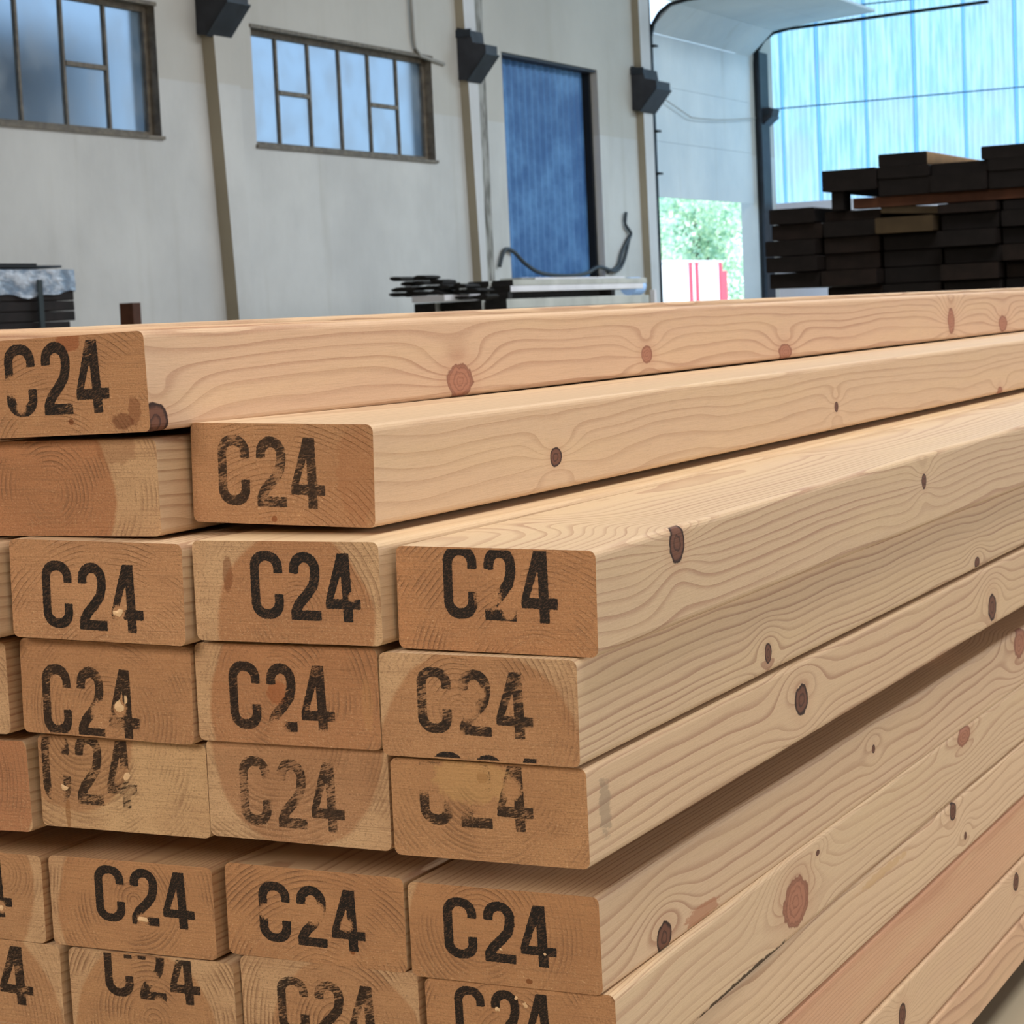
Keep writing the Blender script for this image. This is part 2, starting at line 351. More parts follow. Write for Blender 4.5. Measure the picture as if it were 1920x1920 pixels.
# ------------------------------------------------------------------ outdoors, seen through the open door and the windows
g = Graph('yard_ground'); x, y, z = g.coords('Object', 1.0); g.bsdf(g.mix(g.step(g.noise(x, y, z, .4, 4), .3, .7), lin(170, 168, 158), lin(150, 160, 130)), .9)
tag(MB().box(-120, -12.4, -20, 160, FLOOR - .3, FLOOR - .02).build('yard', g.mat), kind='structure')
m_leaf = Graph('leaves'); x, y, z = m_leaf.coords('Object', 1.0)
_c = m_leaf.mix(m_leaf.step(m_leaf.noise(x, y, z, 1.2, 3), .35, .65), lin(165, 200, 175), lin(225, 240, 215))
_d = m_leaf.n.new('ShaderNodeBsdfDiffuse'); _t = m_leaf.n.new('ShaderNodeBsdfTranslucent'); m_leaf.put(_d.inputs[0], _c); m_leaf.put(_t.inputs[0], _c)
_m = m_leaf.n.new('ShaderNodeMixShader'); _m.inputs[0].default_value = .5; m_leaf.l.new(_d.outputs[0], _m.inputs[1]); m_leaf.l.new(_t.outputs[0], _m.inputs[2]); m_leaf.l.new(_m.outputs[0], m_leaf.out.inputs[0]); m_leaf = m_leaf.mat
m_bark = simple('bark', lin(96, 84, 70), .9)
rnd = random.Random(5)
def tree(x, y, h, w, label):
    t = empty('tree', (x, y, ZC + FLOOR - .02)); tag(t, label, 'tree')
    tr = MB().tube([(0, 0, 0), (.1, 0, h * .3), (0, .1, h * .6)], .22, 8); o = tr.build('trunk', m_bark, t); o.location = (0, 0, 0)
    br = MB()
    for k in range(5):
        a = k * 1.3; br.tube([(0, .05, h * (.3 + .06 * k)), (w * .3 * math.cos(a), w * .3 * math.sin(a), h * (.45 + .07 * k))], .08, 6)
    o = br.build('branches', m_bark, t); o.location = (0, 0, 0)
    vs = []; fs = []
    blobs = [(rnd.uniform(-.6, .6) * w, rnd.uniform(-.6, .6) * w, h * rnd.uniform(.18, .88), w * rnd.uniform(.28, .5)) for _ in range(26)]
    for k in range(6500):
        bx, by, bz, br_ = rnd.choice(blobs); d = Vector((rnd.gauss(0, 1), rnd.gauss(0, 1), rnd.gauss(0, 1))).normalized() * br_ * rnd.uniform(.6, 1.0)
        c = Vector((bx, by, bz)) + d; a = Vector((rnd.gauss(0, 1), rnd.gauss(0, 1), rnd.gauss(0, 1))).normalized() * .13; b = a.orthogonal().normalized() * .10
        i = len(vs); vs += [c - a, c + b, c + a, c - b]; fs.append((i, i + 1, i + 2, i + 3))
    o = obj('foliage', vs, fs, m_leaf, t); o['kind'] = 'stuff'
tree(-41, 92, 8.5, 4.2, 'leafy tree outside the open door, left, above the parked lorry')
tree(-40, 101, 7.6, 4.4, 'leafy tree outside the open door, right of the parked lorry')
tree(-47, 112, 11.0, 6.0, 'tall leafy tree farthest away in the open doorway')
# lorry body
m_tw = simple('white_lorry', lin(238, 236, 236), .4, .02); m_tr = simple('red_lorry', lin(226, 60, 84), .4, .05)
t = empty('lorry', (-33.0, 80.0, ZC + FLOOR - .02)); tag(t, 'white lorry with red edges parked outside the open door', 'lorry')
def tp(m, name, mat): o = m.build(name, mat, t); o.location = (0, 0, 0); return o
tp(MB().box(-2.4, 0, -1.5, 6.2, .75, 2.36), 'cargo_body', m_tw)
for a in (-1.5, 2.55, 3.25, 5.95): tp(MB().box(-.02, .04, a, a + .28, .75, 2.40), 'red_post', m_tr)
tp(MB().box(-2.44, .05, -1.52, 6.26, 2.36, 2.44), 'top_rail', m_tw)
tp(MB().box(-2.3, -.05, 6.2, 7.0, .7, 2.0), 'cab', m_tr)
for a in (-.4, 4.9):
    w = MB(); w.tube([(-.35, a, .45), (-.02, a, .45)], .45, 16); tp(w, 'wheel', m_black)
# grey building opposite the first window
m_nb = simple('neighbour_render', lin(92, 96, 100), .9, .1, .5)
t = empty('neighbour_building', (-17.0, 14.0, ZC + FLOOR - .02)); tag(t, 'grey building standing outside, seen blurred through the first window', 'building')
o = MB().box(-6, 0, -2.0, 8.6, 0, 4.1).build('wall', m_nb, t); o.location = (0, 0, 0)
o = MB().prism([(-2.3, 4.1), (8.9, 4.1), (3.0, 4.6)], 'x', -6.2, .2).build('roof', m_nb, t); o.location = (0, 0, 0)

# ------------------------------------------------------------------ timber in the background
def plank_mesh(L, w, h, ch=0.004):
    p = [(-w / 2 + ch, -h / 2), (w / 2 - ch, -h / 2), (w / 2, -h / 2 + ch), (w / 2, h / 2 - ch), (w / 2 - ch, h / 2), (-w / 2 + ch, h / 2), (-w / 2, h / 2 - ch), (-w / 2, -h / 2 + ch)]
    return MB().prism(p, 'y', 0, L)
def plank(name, x, y, z, L, w, h, mats, label, cat, group=None, rz=0.0, ry=0.0, rx=0.0, end=None):
    """front face centre at (x,y,z); mats = side material, end material"""
    m_ = plank_mesh(L, w, h); m_.mi = [1, 1] + [0] * 8
    o = m_.build(name, mats); o.location = (x, y, z + ZC); o.rotation_euler = (rx, ry, rz)
    tag(o, label, cat, group); return o
m_dk = simple('dark_stained_timber', lin(30, 23, 21), .75, .35, 9)
m_dk2 = simple('dark_timber_end', lin(21, 17, 17), .8, .4, 14)
m_dk3 = simple('dark_timber_end_brown', lin(30, 22, 19), .8, .4, 14)
m_lit = simple('sawn_side', lin(168, 140, 102), .7, .1, 9)
m_dkw = simple('brown_timber', lin(84, 52, 36), .75, .25, 9)
m_tan = simple('old_yellow_timber', lin(72, 60, 42), .75, .2, 9)
rnd = random.Random(11)
ordn = ['first', 'second', 'third', 'fourth', 'fifth', 'sixth', 'seventh', 'eighth']
# dark pack in the shade, ends towards the lens
GX = [-3.05, -2.82, -2.575, -2.325, -2.08, -1.83, -1.58, -1.33]
for r in range(9):
    z = 0.353 - r * 0.0665
    for c in range(0 if r < 5 else 1, 7):
        x0, x1 = GX[c], GX[c + 1]; h = .062; z_ = z; roll_ = 0.0
        top = (.383, .360, .336, .357, .357, .357, .357)[c]
        if r == 0: h = top - (z - .0325) - .001; z_ = z - .0325 + h / 2
        if r == 0 and c == 2: h = .030; z_ = z - .0325 + .026; roll_ = .065
        pale = (r in (0, 1) and c == 2)
        if r == 0 and c == 0: x1 -= .02
        plank('dark_timber', (x0 + x1) / 2 + rnd.uniform(-.006, .006), 8.5 + rnd.uniform(-.05, .08), z_, 3.0, x1 - x0 - .010 - rnd.uniform(0, .006), h,
              (m_tan, m_tan) if pale else (m_dk, rnd.choice((m_dk2, m_dk2, m_dk3))),
              ('yellowish timber end in the shaded pack, %s layer from its top' % ordn[r]) if pale else
              'dark timber in the shaded pack, %s layer from its top, %s from its left edge' % (ordn[r] if r < 8 else 'lowest', ordn[c]), 'timber', 'timbers of the shaded pack', ry=roll_)
for k in range(3):
    o = MB().box(-2.8, -1.2, 8.7 + k * 1.1, 8.78 + k * 1.1, FLOOR, .353 - 8 * .0665 - .031).build('bearer', m_dk2, None, (-2.0, 8.7 + k * 1.1, FLOOR))
    tag(o, 'dark bearer under the shaded pack, %s from the front' % ordn[k], 'bearer')
for k in range(2):   # the left column stands on short blocks of its own
    o = MB().box(-3.04, -2.83, 9.9 + k * 1.3, 10.02 + k * 1.3, FLOOR, .353 - 4 * .0665 - .031 - .002).build('block', m_dk2, None, (-2.95, 9.9 + k * 1.3, FLOOR))
    tag(o, 'dark support block under the left column of the shaded pack, %s from the front' % ordn[k], 'block')
# sloping brown cross bearer with the upper, loosely laid timbers
def xboard(name, x0, x1, y0, y1, za0, za1, h, mat, label, cat='timber'):
    m_ = MB().prism([(x0, za0 - h), (x1, za1 - h), (x1, za1), (x0, za0)], 'y', y0, y1)
    o = m_.build(name, mat, None, (x0, y0, za0 - h)); tag(o, label, cat); return o
xboard('cross_bearer', -2.68, -1.30, 8.52, 8.60, .404, .404, .041, m_dkw, 'reddish brown bearer lying across the shaded pack under its top timbers', 'bearer')
xboard('cross_bearer', -2.77, -1.30, 10.6, 10.7, .404, .404, .020, m_dk, 'dark rear bearer lying across the shaded pack under its top timbers', 'bearer')
MBk = MB().box(-2.765, -2.715, 8.50, 8.60, .3615, .4355); tag(MBk.build('block', m_dk2, None, (-2.74, 8.5, .3845)), 'small dark block propping the left end of the top timbers', 'block')
for c, (x0, x1, z0, z1) in enumerate([(-2.79, -2.565, .436, .520), (-2.56, -2.35, .405, .472), (-2.345, -2.12, .405, .472), (-2.115, -1.89, .405, .472), (-1.885, -1.66, .405, .472)]):
    plank('dark_timber', (x0 + x1) / 2, 8.46 + .02 * (c % 2), (z0 + z1) / 2 + .0, 3.0, x1 - x0, z1 - z0, (m_dk, m_dk2), 'dark timber on the brown bearer of the shaded pack, %s from its left end' % ordn[c], 'timber')
for c, (x0, x1) in enumerate([(-2.56, -2.35), (-2.345, -2.12), (-2.115, -1.89), (-1.885, -1.66)]):
    plank('dark_timber', (x0 + x1) / 2, 8.47 + .02 * (c % 2), .498 - .0025, 3.0, x1 - x0, .045, (m_dkw if c == 1 else m_dk, m_dk2), 'dark timber in the upper loose layer of the shaded pack, %s from the left' % ordn[c], 'timber')
plank('short_timber', -2.458, 8.48, .5445, 1.9, .20, .051, (m_lit, m_dk2), 'short dark timber with a pale side lying on top of the shaded pack', 'timber')
plank('dark_timber', -2.03, 8.47, .5445, 3.0, .22, .051, (m_dk, m_dk2), 'topmost dark timber at the right end of the shaded pack', 'timber')
plank('dark_timber', -1.80, 8.47, .5445, 3.0, .22, .051, (m_dk, m_dk2), 'topmost dark timber beyond the right edge of the picture', 'timber')

# loose boards along the left wall, below the blue door
m_pb = simple('weathered_board', lin(168, 170, 164), .8, .15, 3); m_pb2 = simple('pale_board', lin(206, 206, 210), .7, .08, 3)
m_be = simple('blackened_board_end', lin(30, 28, 26), .85, .4, 20)
rnd = random.Random(3)
def gboard(x, y, z, L, w, h, mats, label, rz=0.0): return plank('sawn_board', x, y, z, L, w, h, mats, label, 'board', None, rz)
names_low = ['lower board heap beside the left wall, %s board from the front']
idx = 0
zb = FLOOR
for r in range(3):   # plinth pack hidden behind the beams
    for c in range(3):
        gboard(-9.82 + .33 * c, 17.9 + rnd.uniform(-.03, .05), zb + .0985 + r * .1966, 4.0, .32, .196, (m_pb, m_be), 'grey baulk under the board heap, %s layer, %s from the wall' % (ordn[r], ordn[c]))
for c, x0 in enumerate((-9.95, -9.71, -9.47, -9.23)):
    gboard(x0 + .115, 17.92 + rnd.uniform(-.06, .05), .104, 4.0 - .82 * (c == 3), .225, .09, (m_pb, m_be), 'black-ended board in the lower layer of the heap, %s from the wall' % ordn[c])
gboard(-9.49, 17.33, .1825, .80, .34, .058, (m_pb2, m_pb2), 'white board end sticking out left of the heap')
for k, yy in enumerate((18.02, 20.4)):
    o = MB().box((-9.31, -9.68)[k], -9.02, yy, yy + .09, .1505, .2145).build('batten', m_be, None, (-9.3, yy, .1505)); tag(o, 'dark batten between the layers of the board heap, %s' % ('near one' if k == 0 else 'far one'), 'batten')
gboard(-9.32, 18.18, .1825, 2.15, .40, .058, (m_be, m_be), 'black board in the gap between the two layers of the heap')
for r in range(2):
    for c, x0 in enumerate((-9.70, -9.47, -9.24)):
        gboard(x0 + .115, 17.95 + rnd.uniform(-.1, .05) + .1 * c, .2435 + r * .0565, 3.15 + .05 * r, .22, .055, (m_pb2 if (c == 2 and r == 0) else m_pb, m_be), 'board in the %s upper layer of the heap, %s from the wall' % (('lower', 'higher')[r], ordn[c]))
gboard(-9.16, 18.7, .3385, 2.2, .20, .018, (m_pb2, m_pb), 'thin pale board along the near top edge of the heap', rz=.01)
gboard(-9.42, 18.9, .3435, 1.5, .24, .028, (m_pb2, m_pb), 'short pale board lying crooked on top of the heap', rz=.05)
# splintered black offcuts leaning on the near end, in three loose layers
rows = [(.153, [-9.22, -9.05]), (.215, [-9.96, -9.80, -9.64, -9.48, -9.32, -9.16]), (.263, [-9.91, -9.75, -9.59, -9.43, -9.27]), (.311, [-9.84, -9.68, -9.52]), (.358, [-9.88, -9.70])]
k = 0
for z0, xs_ in rows:
    for x0 in xs_:
        m_ = MB(); pts = []
        for j in range(7): q = rnd.uniform(.75, 1.1); pts.append((math.cos(2 * math.pi * j / 7) * .078 * q, .0235 + math.sin(2 * math.pi * j / 7) * .0235 * q))
        L = rnd.uniform(.25, .36); m_.prism(pts, 'y', 0, L); o = m_.build('offcut', m_be); o.location = (x0 + .02, 17.84 - L + rnd.uniform(-.12, .0), z0 + ZC); o.rotation_euler = (0, rnd.uniform(-.14, .14), rnd.uniform(-.05, .05))
        tag(o, 'splintered black offcut on the near end of the heap, %s layer, %s from the wall' % (ordn[[r_[0] for r_ in rows].index(z0)], ordn[xs_.index(x0)]), 'offcut', 'black offcuts on the board heap'); k += 1
m_disc = simple('pale_blue_roll', lin(170, 205, 250), .5, .03)
t = empty('film_roll', (-9.33, 21.55, .150 + .0)); t.location.z = .1495 + ZC; tag(t, 'small roll with a pale blue end on the far end of the heap', 'roll')
o = MB().tube([(0, 0, .10), (0, .28, .10)], .098, 24).build('roll_body', m_disc, t); o.location = (0, 0, -.0)
o = MB().tube([(0, -.01, .10), (0, .0, .10)], .02, 12).build('core', m_pb, t); o.location = (0, 0, 0)
o = MB().box(-8.97, -8.92, 21.3, 21.36, FLOOR, .20).build('stake', m_pb2, None, (-8.98, 21.3, FLOOR)); tag(o, 'short pale stake at the far end of the board heap', 'stake')

# shrink-wrapped dark pack at the far left
m_film = Graph('film'); x, y, z_ = m_film.coords('Object', 1.0); _n = m_film.noise(x * 2, y * 5, z_ * 9, 1.5, 4, .6)
m_film.bsdf(m_film.mix(m_film.step(_n, .35, .65), lin(120, 138, 160), lin(205, 215, 228)), .22, _n, .02, spec=.8); m_film = m_film.mat
m_strap = simple('green_grey_strap', lin(54, 62, 64), .4)
t_y1 = 10.25
for r in range(15):
    z0 = FLOOR + .03 + r * .0595
    for c in range(4):
        ln = 3.4 + rnd.uniform(-.03, .0)
        plank('dark_board', -8.60 + .155 * c + .075, t_y1 - ln + (0 if r != 9 else -.05), z0 + .029, ln, .150, .056, (m_dk, m_dk2), 'dark board of the wrapped pack, %s layer from below, %s from the wall' % ((ordn + ['ninth', 'tenth', 'eleventh', 'twelfth', 'thirteenth', 'fourteenth', 'top'])[r], ordn[c]), 'board', 'boards of the wrapped pack')
for k in range(3):
    o = MB().box(-8.60, -7.98, 7.2 + 1.2 * k, 7.3 + 1.2 * k, FLOOR, FLOOR + .029).build('bearer', m_dk2, None, (-8.3, 7.2 + 1.2 * k, FLOOR)); tag(o, 'bearer under the wrapped pack, %s from the front' % ordn[k], 'bearer')
ztop = FLOOR + .03 + 15 * .0595
# film cap: crumpled skirt round the top
vs = []; fs = []; N = 60; y_a, y_b = t_y1 - 3.3, t_y1 + .012
loop = []
for i in range(N + 1): loop.append((-7.982, y_a + (y_b - y_a) * i / N))
for i in range(1, 12): loop.append((-7.982 - .62 * i / 11, y_b))
for i, (a, b) in enumerate(loop):
    for j in range(7):
        q = j / 6; w = .012 * math.sin(i * 1.9 + j) * math.sin(i * .7) * q
        low = .245 + .015 * math.sin(i * .45) + .008 * math.sin(i * 1.3)
        vs.append((a + abs(w) + .002, b, .389 - q * (.389 - low)))
for i in range(len(loop) - 1):
    for j in range(6): k = i * 7 + j; fs.append((k, k + 1, k + 8, k + 7))
k = len(vs); vs += [(-8.60, y_a, .389), (-8.60, y_b, .389), (-7.98, y_a, .389), (-7.98, y_b, .389)]; fs.append((k, k + 1, k + 3, k + 2))
o = obj('plastic_film', [(a, b, c - ztop) for a, b, c in vs], fs, m_film, None, None, True); o.location = (0, 0, ztop + ZC)
tag(o, 'crumpled silvery plastic film covering the top of the dark pack at far left', 'film')
for k, yy in enumerate((8.1, 9.90)):
    m_ = MB(); m_.box(-7.968, -7.960, yy, yy + .04, FLOOR + .03, .33)
    o = m_.build('strap', m_strap, None, (-7.97, yy, FLOOR + .08)); tag(o, 'dark strap round the wrapped pack, %s' % ('left out of view' if k == 0 else 'near its right end'), 'strap')
o = MB().box(-8.5, -8.0, 7.4, 9.95, .401, .425).build('cover_board', m_black, None, (-8.2, 8, .401)); tag(o, 'black cover board on top of the wrapped pack', 'board')
o = MB().box(-8.4, -8.02, 9.955, 10.2, .401, .414).build('cover_strip', m_dsteel, None, (-8.2, 10, .401)); tag(o, 'thin grey strip at the right end on top of the wrapped pack', 'strip')
o = MB().box(-8.10, -8.0, 10.84, 10.92, FLOOR, .185).build('post', m_dkw, None, (-8.05, 10.88, FLOOR)); tag(o, 'small brown post standing in front of the white wall', 'post')

# ------------------------------------------------------------------ wood of the front stack
E_DARK = lin(128, 88, 62); 
def wood_side(name, seed, pith, sp, knots, early, late, heart=None, contrast=1.0, wob=1.0, drift=9.0, resin=()):
    """growth rings around a wandering pith, deflected by knots. coordinates in mm from the beam's near end"""
    g = Graph(name); at = g.n.new('ShaderNodeAttribute'); at.attribute_name = 'rest'; sp_ = g.n.new('ShaderNodeSeparateXYZ'); g.l.new(at.outputs['Vector'], sp_.inputs[0])
    X, Y, Z = [V(g, sp_.outputs[i]) * 1000.0 for i in range(3)]
    px = g.noise(seed * 7.1, Y, 0.0, 0.0021, 2.0) - 0.5; pz = g.noise(seed * 3.7, Y, 50.0, 0.0024, 2.0) - 0.5
    dx = X - (px * drift * 2 + pith[0]); dz = Z - (pz * drift * 2 + pith[1])
    r = g.m('SQRT', dx * dx + dz * dz)
    r = r + (g.noise(X * .30, Y * .055, Z * .30 + seed, 0.12, 2.0) - 0.5) * 4.2 * wob
    kcol = None; kmask = None; halo = None
    for (ky, kz, ry, rz, typ, face) in knots:
        ry *= 1.15; rz *= 1.15
        dy = Y - ky; q = (Z - kz) if face == 's' else (X - kz)
        far_ = (dy * (1 / (ry * 2.0 + 12))); farz = q * (1 / (rz * 1.3 + 5))
        fall = g.m('EXPONENT', (far_ * far_ + farz * farz) * -1.0)
        r = r + fall * (rz * 0.45) + fall * (q * (1.0))
        w = (g.noise(X * .3, Y * .3, Z * .3 + ky, 0.5, 3.0) - .5) * .5
        k = g.m('SQRT', (dy * (1 / ry)) * (dy * (1 / ry)) + (q * (1 / rz)) * (q * (1 / rz))) + w
        on = g.step(X if face == 's' else Z, (44.5 if face == 's' else 18.5), (46.0 if face == 's' else 20.5))
        inside = g.step(k, 1.02, .93) * on
        core = g.m('FRACT', k * (3.6 if typ == 1 else 2.2)); ringk = g.step(core, .5, .9) * g.step(core, 1.0, .93)
        base = (lin(172, 120, 94), lin(134, 88, 68)) if typ == 1 else (lin(112, 74, 56), lin(44, 26, 22))
        c = g.mix(ringk * .7, base[0], base[1])
        edge = g.step(k, .74, .95) * g.step(k, 1.12, .98)
        c = g.mix(edge * (.42 if typ == 1 else .9), c, lin(74, 42, 30) if typ == 1 else lin(28, 16, 14))
        h = g.step(k, 2.3, .9) * on * (.40 if typ == 1 else .30)
        if kmask is None: kmask, kcol, halo = inside, c, h
        else: kcol = g.mix(inside, kcol, c); kmask = g.m('MAXIMUM', kmask, inside); halo = g.m('MAXIMUM', halo, h)
    t = r * (1 / sp); t = t + (g.noise(t * .45, seed, 3.0, 1.0, 1.0) - .5) * 1.1
    f = g.m('FRACT', t)
    lt = g.step(f, .52, .92) * g.step(f, 1.0, .95)
    st = g.step(g.noise(g.m('FLOOR', t) * 3.3, Y * .0025, seed, 1.0, 2.0), .25, .7, .35, 1.0) * contrast
    c = g.mix(lt * st, early, late)
    tone = g.noise(X * .02, Y * .0035, Z * .05 + seed * 3, 1.0, 3.0)
    c = g.mix(g.step(tone, .45, .72) * .45, c, g.mix(.5, c, lin(226, 200, 150)))
    if heart is not None:
        hm = g.step(r + (tone - .5) * 14, heart[0] + 2.5, heart[0] - 2.5); c = g.mix(hm * heart[1], c, g.mix(.6, c, lin(184, 122, 86)))
    fib = g.noise(X * 2.0, Y * .035, Z * 2.0, .8, 3.0, .6)
    c = g.mix(g.step(fib, .38, .75) * .16, c, lin(150, 112, 80))
    fz = g.noise(X * 1.2, Y * .4, Z * 1.2, 1.3, 2.0, .7); c = g.mix(g.step(fz, .3, .8) * .10, c, lin(250, 232, 205))
    fl = g.noise(X * 3.0, Y * .12, Z * 3.2, 1.0, 2.0, .6); c = g.mix(g.step(fl, .55, .72) * .14, c, lin(120, 84, 58))
    c = g.mix(.15, c, lin(192, 170, 150))
    if kmask is not None:
        c = g.mix(halo, c, g.mix(.6, c, lin(176, 124, 94))); c = g.mix(kmask, c, kcol)
    for (ry0, rz0, a, b, col, amt) in resin:
        dy = (Y - ry0) * (1 / a); q = (Z - rz0) * (1 / b)
        d_ = g.m('SQRT', dy * dy + q * q) + (g.noise(Y * .12, Z * .3, ry0, 1.0, 4.0, .6) - .5) * 1.6
        c = g.mix(g.step(d_, 1.0, .7) * amt, c, col)
    bump = lt * -.4 + fib * .5 + fz * .3
    g.bsdf(c, 0.62, bump, 0.00012, spec=.25)
    return g.mat

def wood_end(name, seed, pith, sp, heart_c, heart_r, tone, pale, rc=0.35, stain=(), shift=(0, 0)):
    g = Graph(name); X, Y, Z = g.coords('Object')
    dx = X - pith[0]; dz = Z - pith[1]
    wv = (g.noise(X * .03, seed, Z * .03, 1.0, 3.0) - .5)
    r = g.m('SQRT', dx * dx + dz * dz) + wv * 5.0
    t = r * (1 / sp); t = t + (g.noise(t * .4, seed, 1.0, 1.0, 1.0) - .5) * 1.6
    f = g.m('FRACT', t); lt = g.step(f, .3, .88) * g.step(f, 1.0, .92)
    patch = g.step(g.noise(X * .045, seed + 4, Z * .05, 1.0, 3.0), .42, .66)
    hx = X - heart_c[0]; hz = Z - heart_c[1]
    hr = g.m('SQRT', hx * hx + hz * hz) + wv * 9.0
    c = g.mix(g.step(hr, heart_r - 1.2, heart_r + 1.2), tone, pale)
    big = g.noise(X * .03, seed + 9, Z * .04, 1.0, 4.0, .55)
    c = g.mix(g.step(big, .35, .68) * .5, c, g.mix(.55, c, lin(150, 92, 56)))
    c = g.mix(lt * patch * (rc * 1.35), c, lin(118, 70, 44))
    saw = g.noise(X * .035, seed, Z * 1.3, 1.0, 3.0, .6); c = g.mix(g.step(saw, .48, .74) * .36, c, lin(126, 84, 56))
    vert = g.noise(X * 1.5, seed + 2, Z * .10, 1.0, 2.0, .6); c = g.mix(g.step(vert, .55, .8) * g.step(Z, -6, -17) * .35, c, lin(222, 180, 134))
    grit = g.noise(X * .9, seed, Z * .9, 1.2, 4.0, .75); fi = g.noise(X * .75 + Z * .3, seed + 6, Z * 1.1, 1.1, 4.0, .8); c = g.mix(g.step(fi, .58, .70) * g.step(Z + (big - .5) * 40, 10, -14, .35, 1.0) * .80, c, lin(248, 212, 166)); c = g.mix(g.step(grit, .54, .72) * .42, c, lin(234, 196, 154)); c = g.mix(g.step(grit, .48, .32) * .60, c, lin(112, 74, 48))
    c = g.mix(.24, c, lin(204, 170, 134))
    for (sx_, sz_, a, b, col, amt) in stain:
        u = (X - sx_) * (1 / a); q = (Z - sz_) * (1 / b); d_ = g.m('SQRT', u * u + q * q) + (g.noise(X * .25, 1.0, Z * .25, 1.0, 3.0) - .5) * .9
        c = g.mix(g.step(d_, 1.0, .75) * amt, c, col)
    bump = saw * .6 + grit * .9 - lt * patch * .5 + vert * .3
    g.bsdf(c, .72, bump, 0.0009, spec=.22)
    return g.mat

def ink_mat(name, dens, seed):
    g = Graph(name); X, Y, Z = g.coords('Object')
    def attr(n_):
        a = g.n.new('ShaderNodeAttribute'); a.attribute_name = n_; return V(g, a.outputs['Fac'])
    sd = attr('sd'); er = attr('er')
    rag = (g.noise(X, seed, Z, 1.1, 3.0) - .5) * .9
    body = g.step(sd + rag, .12, -.12)
    st1 = g.noise(X * .25 + Z * .22, seed, Z * 1.5 - X * .5, 1.0, 3.0, .6); st2 = g.noise(X * .9, seed, Z * 1.0, 1.2, 4.0, .7); bg_ = g.noise(X * .09, seed, Z * .09, 1.0, 2.0)
    cov = st1 * .45 + st2 * .25 + bg_ * .45
    th = .645 - dens * .24
    keep = g.step(cov, th - .05, th + .06, .30 if dens > .8 else .12, 1.0)
    keep = keep * g.step(er + (st2 - .5) * .8, .62, .42)
    a = body * keep * min(1.0, .62 + dens * .36)
    p = g.n.new('ShaderNodeBsdfPrincipled'); g.put(p.inputs['Base Color'], g.mix(g.step(g.noise(X * .55 + Z * .45, seed + 5, Z * 1.7 - X * 1.1, 1.0, 2.0, .6), .50, .62) * .75, lin(25, 20, 18), lin(88, 64, 48))); p.inputs['Roughness'].default_value = .5; p.inputs['Specular IOR Level'].default_value = .3
    tr = g.n.new('ShaderNodeBsdfTransparent'); mx = g.n.new('ShaderNodeMixShader'); g.put(mx.inputs[0], a)
    g.l.new(tr.outputs[0], mx.inputs[1]); g.l.new(p.outputs[0], mx.inputs[2]); g.l.new(mx.outputs[0], g.out.inputs[0])
    return g.mat

# signed distance to the characters C 2 4, in mm; x right, y down, height 32, width 57
def sd_box(x, y, cx, cy, hx, hy, r=0.0):
    qx = np.abs(x - cx) - hx + r; qy = np.abs(y - cy) - hy + r
    return np.hypot(np.maximum(qx, 0), np.maximum(qy, 0)) + np.minimum(np.maximum(qx, qy), 0) - r
def sd_seg(x, y, a, b, w):
    ax, ay = a; bx, by = b; t = np.clip(((x - ax) * (bx - ax) + (y - ay) * (by - ay)) / ((bx - ax) ** 2 + (by - ay) ** 2), 0, 1)
    return np.hypot(x - ax - t * (bx - ax), y - ay - t * (by - ay)) - w
def sd_poly(x, y, P):
    d = np.full(x.shape, 1e9); s = np.ones(x.shape)
    n = len(P)
    for i in range(n):
        ax, ay = P[i]; bx, by = P[i - 1]; ex, ey = bx - ax, by - ay; wx, wy = x - ax, y - ay
        t = np.clip((wx * ex + wy * ey) / (ex * ex + ey * ey), 0, 1); d = np.minimum(d, np.hypot(wx - ex * t, wy - ey * t))
        c1 = y >= ay; c2 = y < by; c3 = ex * wy > ey * wx
        fl = (c1 & c2 & c3) | (~c1 & ~c2 & ~c3); s = np.where(fl, -s, s)
    return s * d
def sd_c24(x, y):
    c = np.maximum(sd_box(x, y, 8.6, 16, 8.6, 16, 7.6), -sd_box(x, y, 8.6, 16, 3.9, 11.4, 3.6))
    c = np.maximum(c, -sd_box(x, y, 14, 15.2, 6.5, 4.9))
    x2 = x - 20.8
    pts = [(2.6 if 0 else 2.5, 9.8)] + [(8.0 - 5.5 * math.cos(a), 7.9 - 5.5 * math.sin(a)) for a in np.linspace(0, math.pi, 9)] + [(13.4, 11.5), (12.2, 15.8), (8.6, 20.2), (4.6, 24.2), (2.9, 27.2), (2.6, 29.5)]
    t = np.full(x.shape, 1e9)
    for a, b in zip(pts, pts[1:]): t = np.minimum(t, sd_seg(x2, y, a, b, 2.45))
    t = np.maximum(t, np.where(x2 < 6.0, 0, -9) + np.where((y > 10.0) & (y < 14.0), np.minimum(y - 10.0, 9), -9))   # flat terminal
    t = np.maximum(t, np.where(x2 < 8.0, y - 32.0, -9))
    t = np.minimum(t, sd_box(x2, y, 8.0, 29.6, 7.9, 2.35))
    f = np.maximum(sd_poly(x, y, [(46.3, .2), (52.2, .2), (52.9, 21.3), (57.2, 21.3), (57.2, 26.0), (53.0, 26.0), (53.1, 32.0), (48.2, 32.0), (48.1, 26.0), (39.3, 26.0), (39.3, 22.3)]),
                   -sd_poly(x, y, [(47.7, 9.5), (48.1, 21.4), (43.3, 21.4)]))
    return np.minimum(np.minimum(c, t), f)

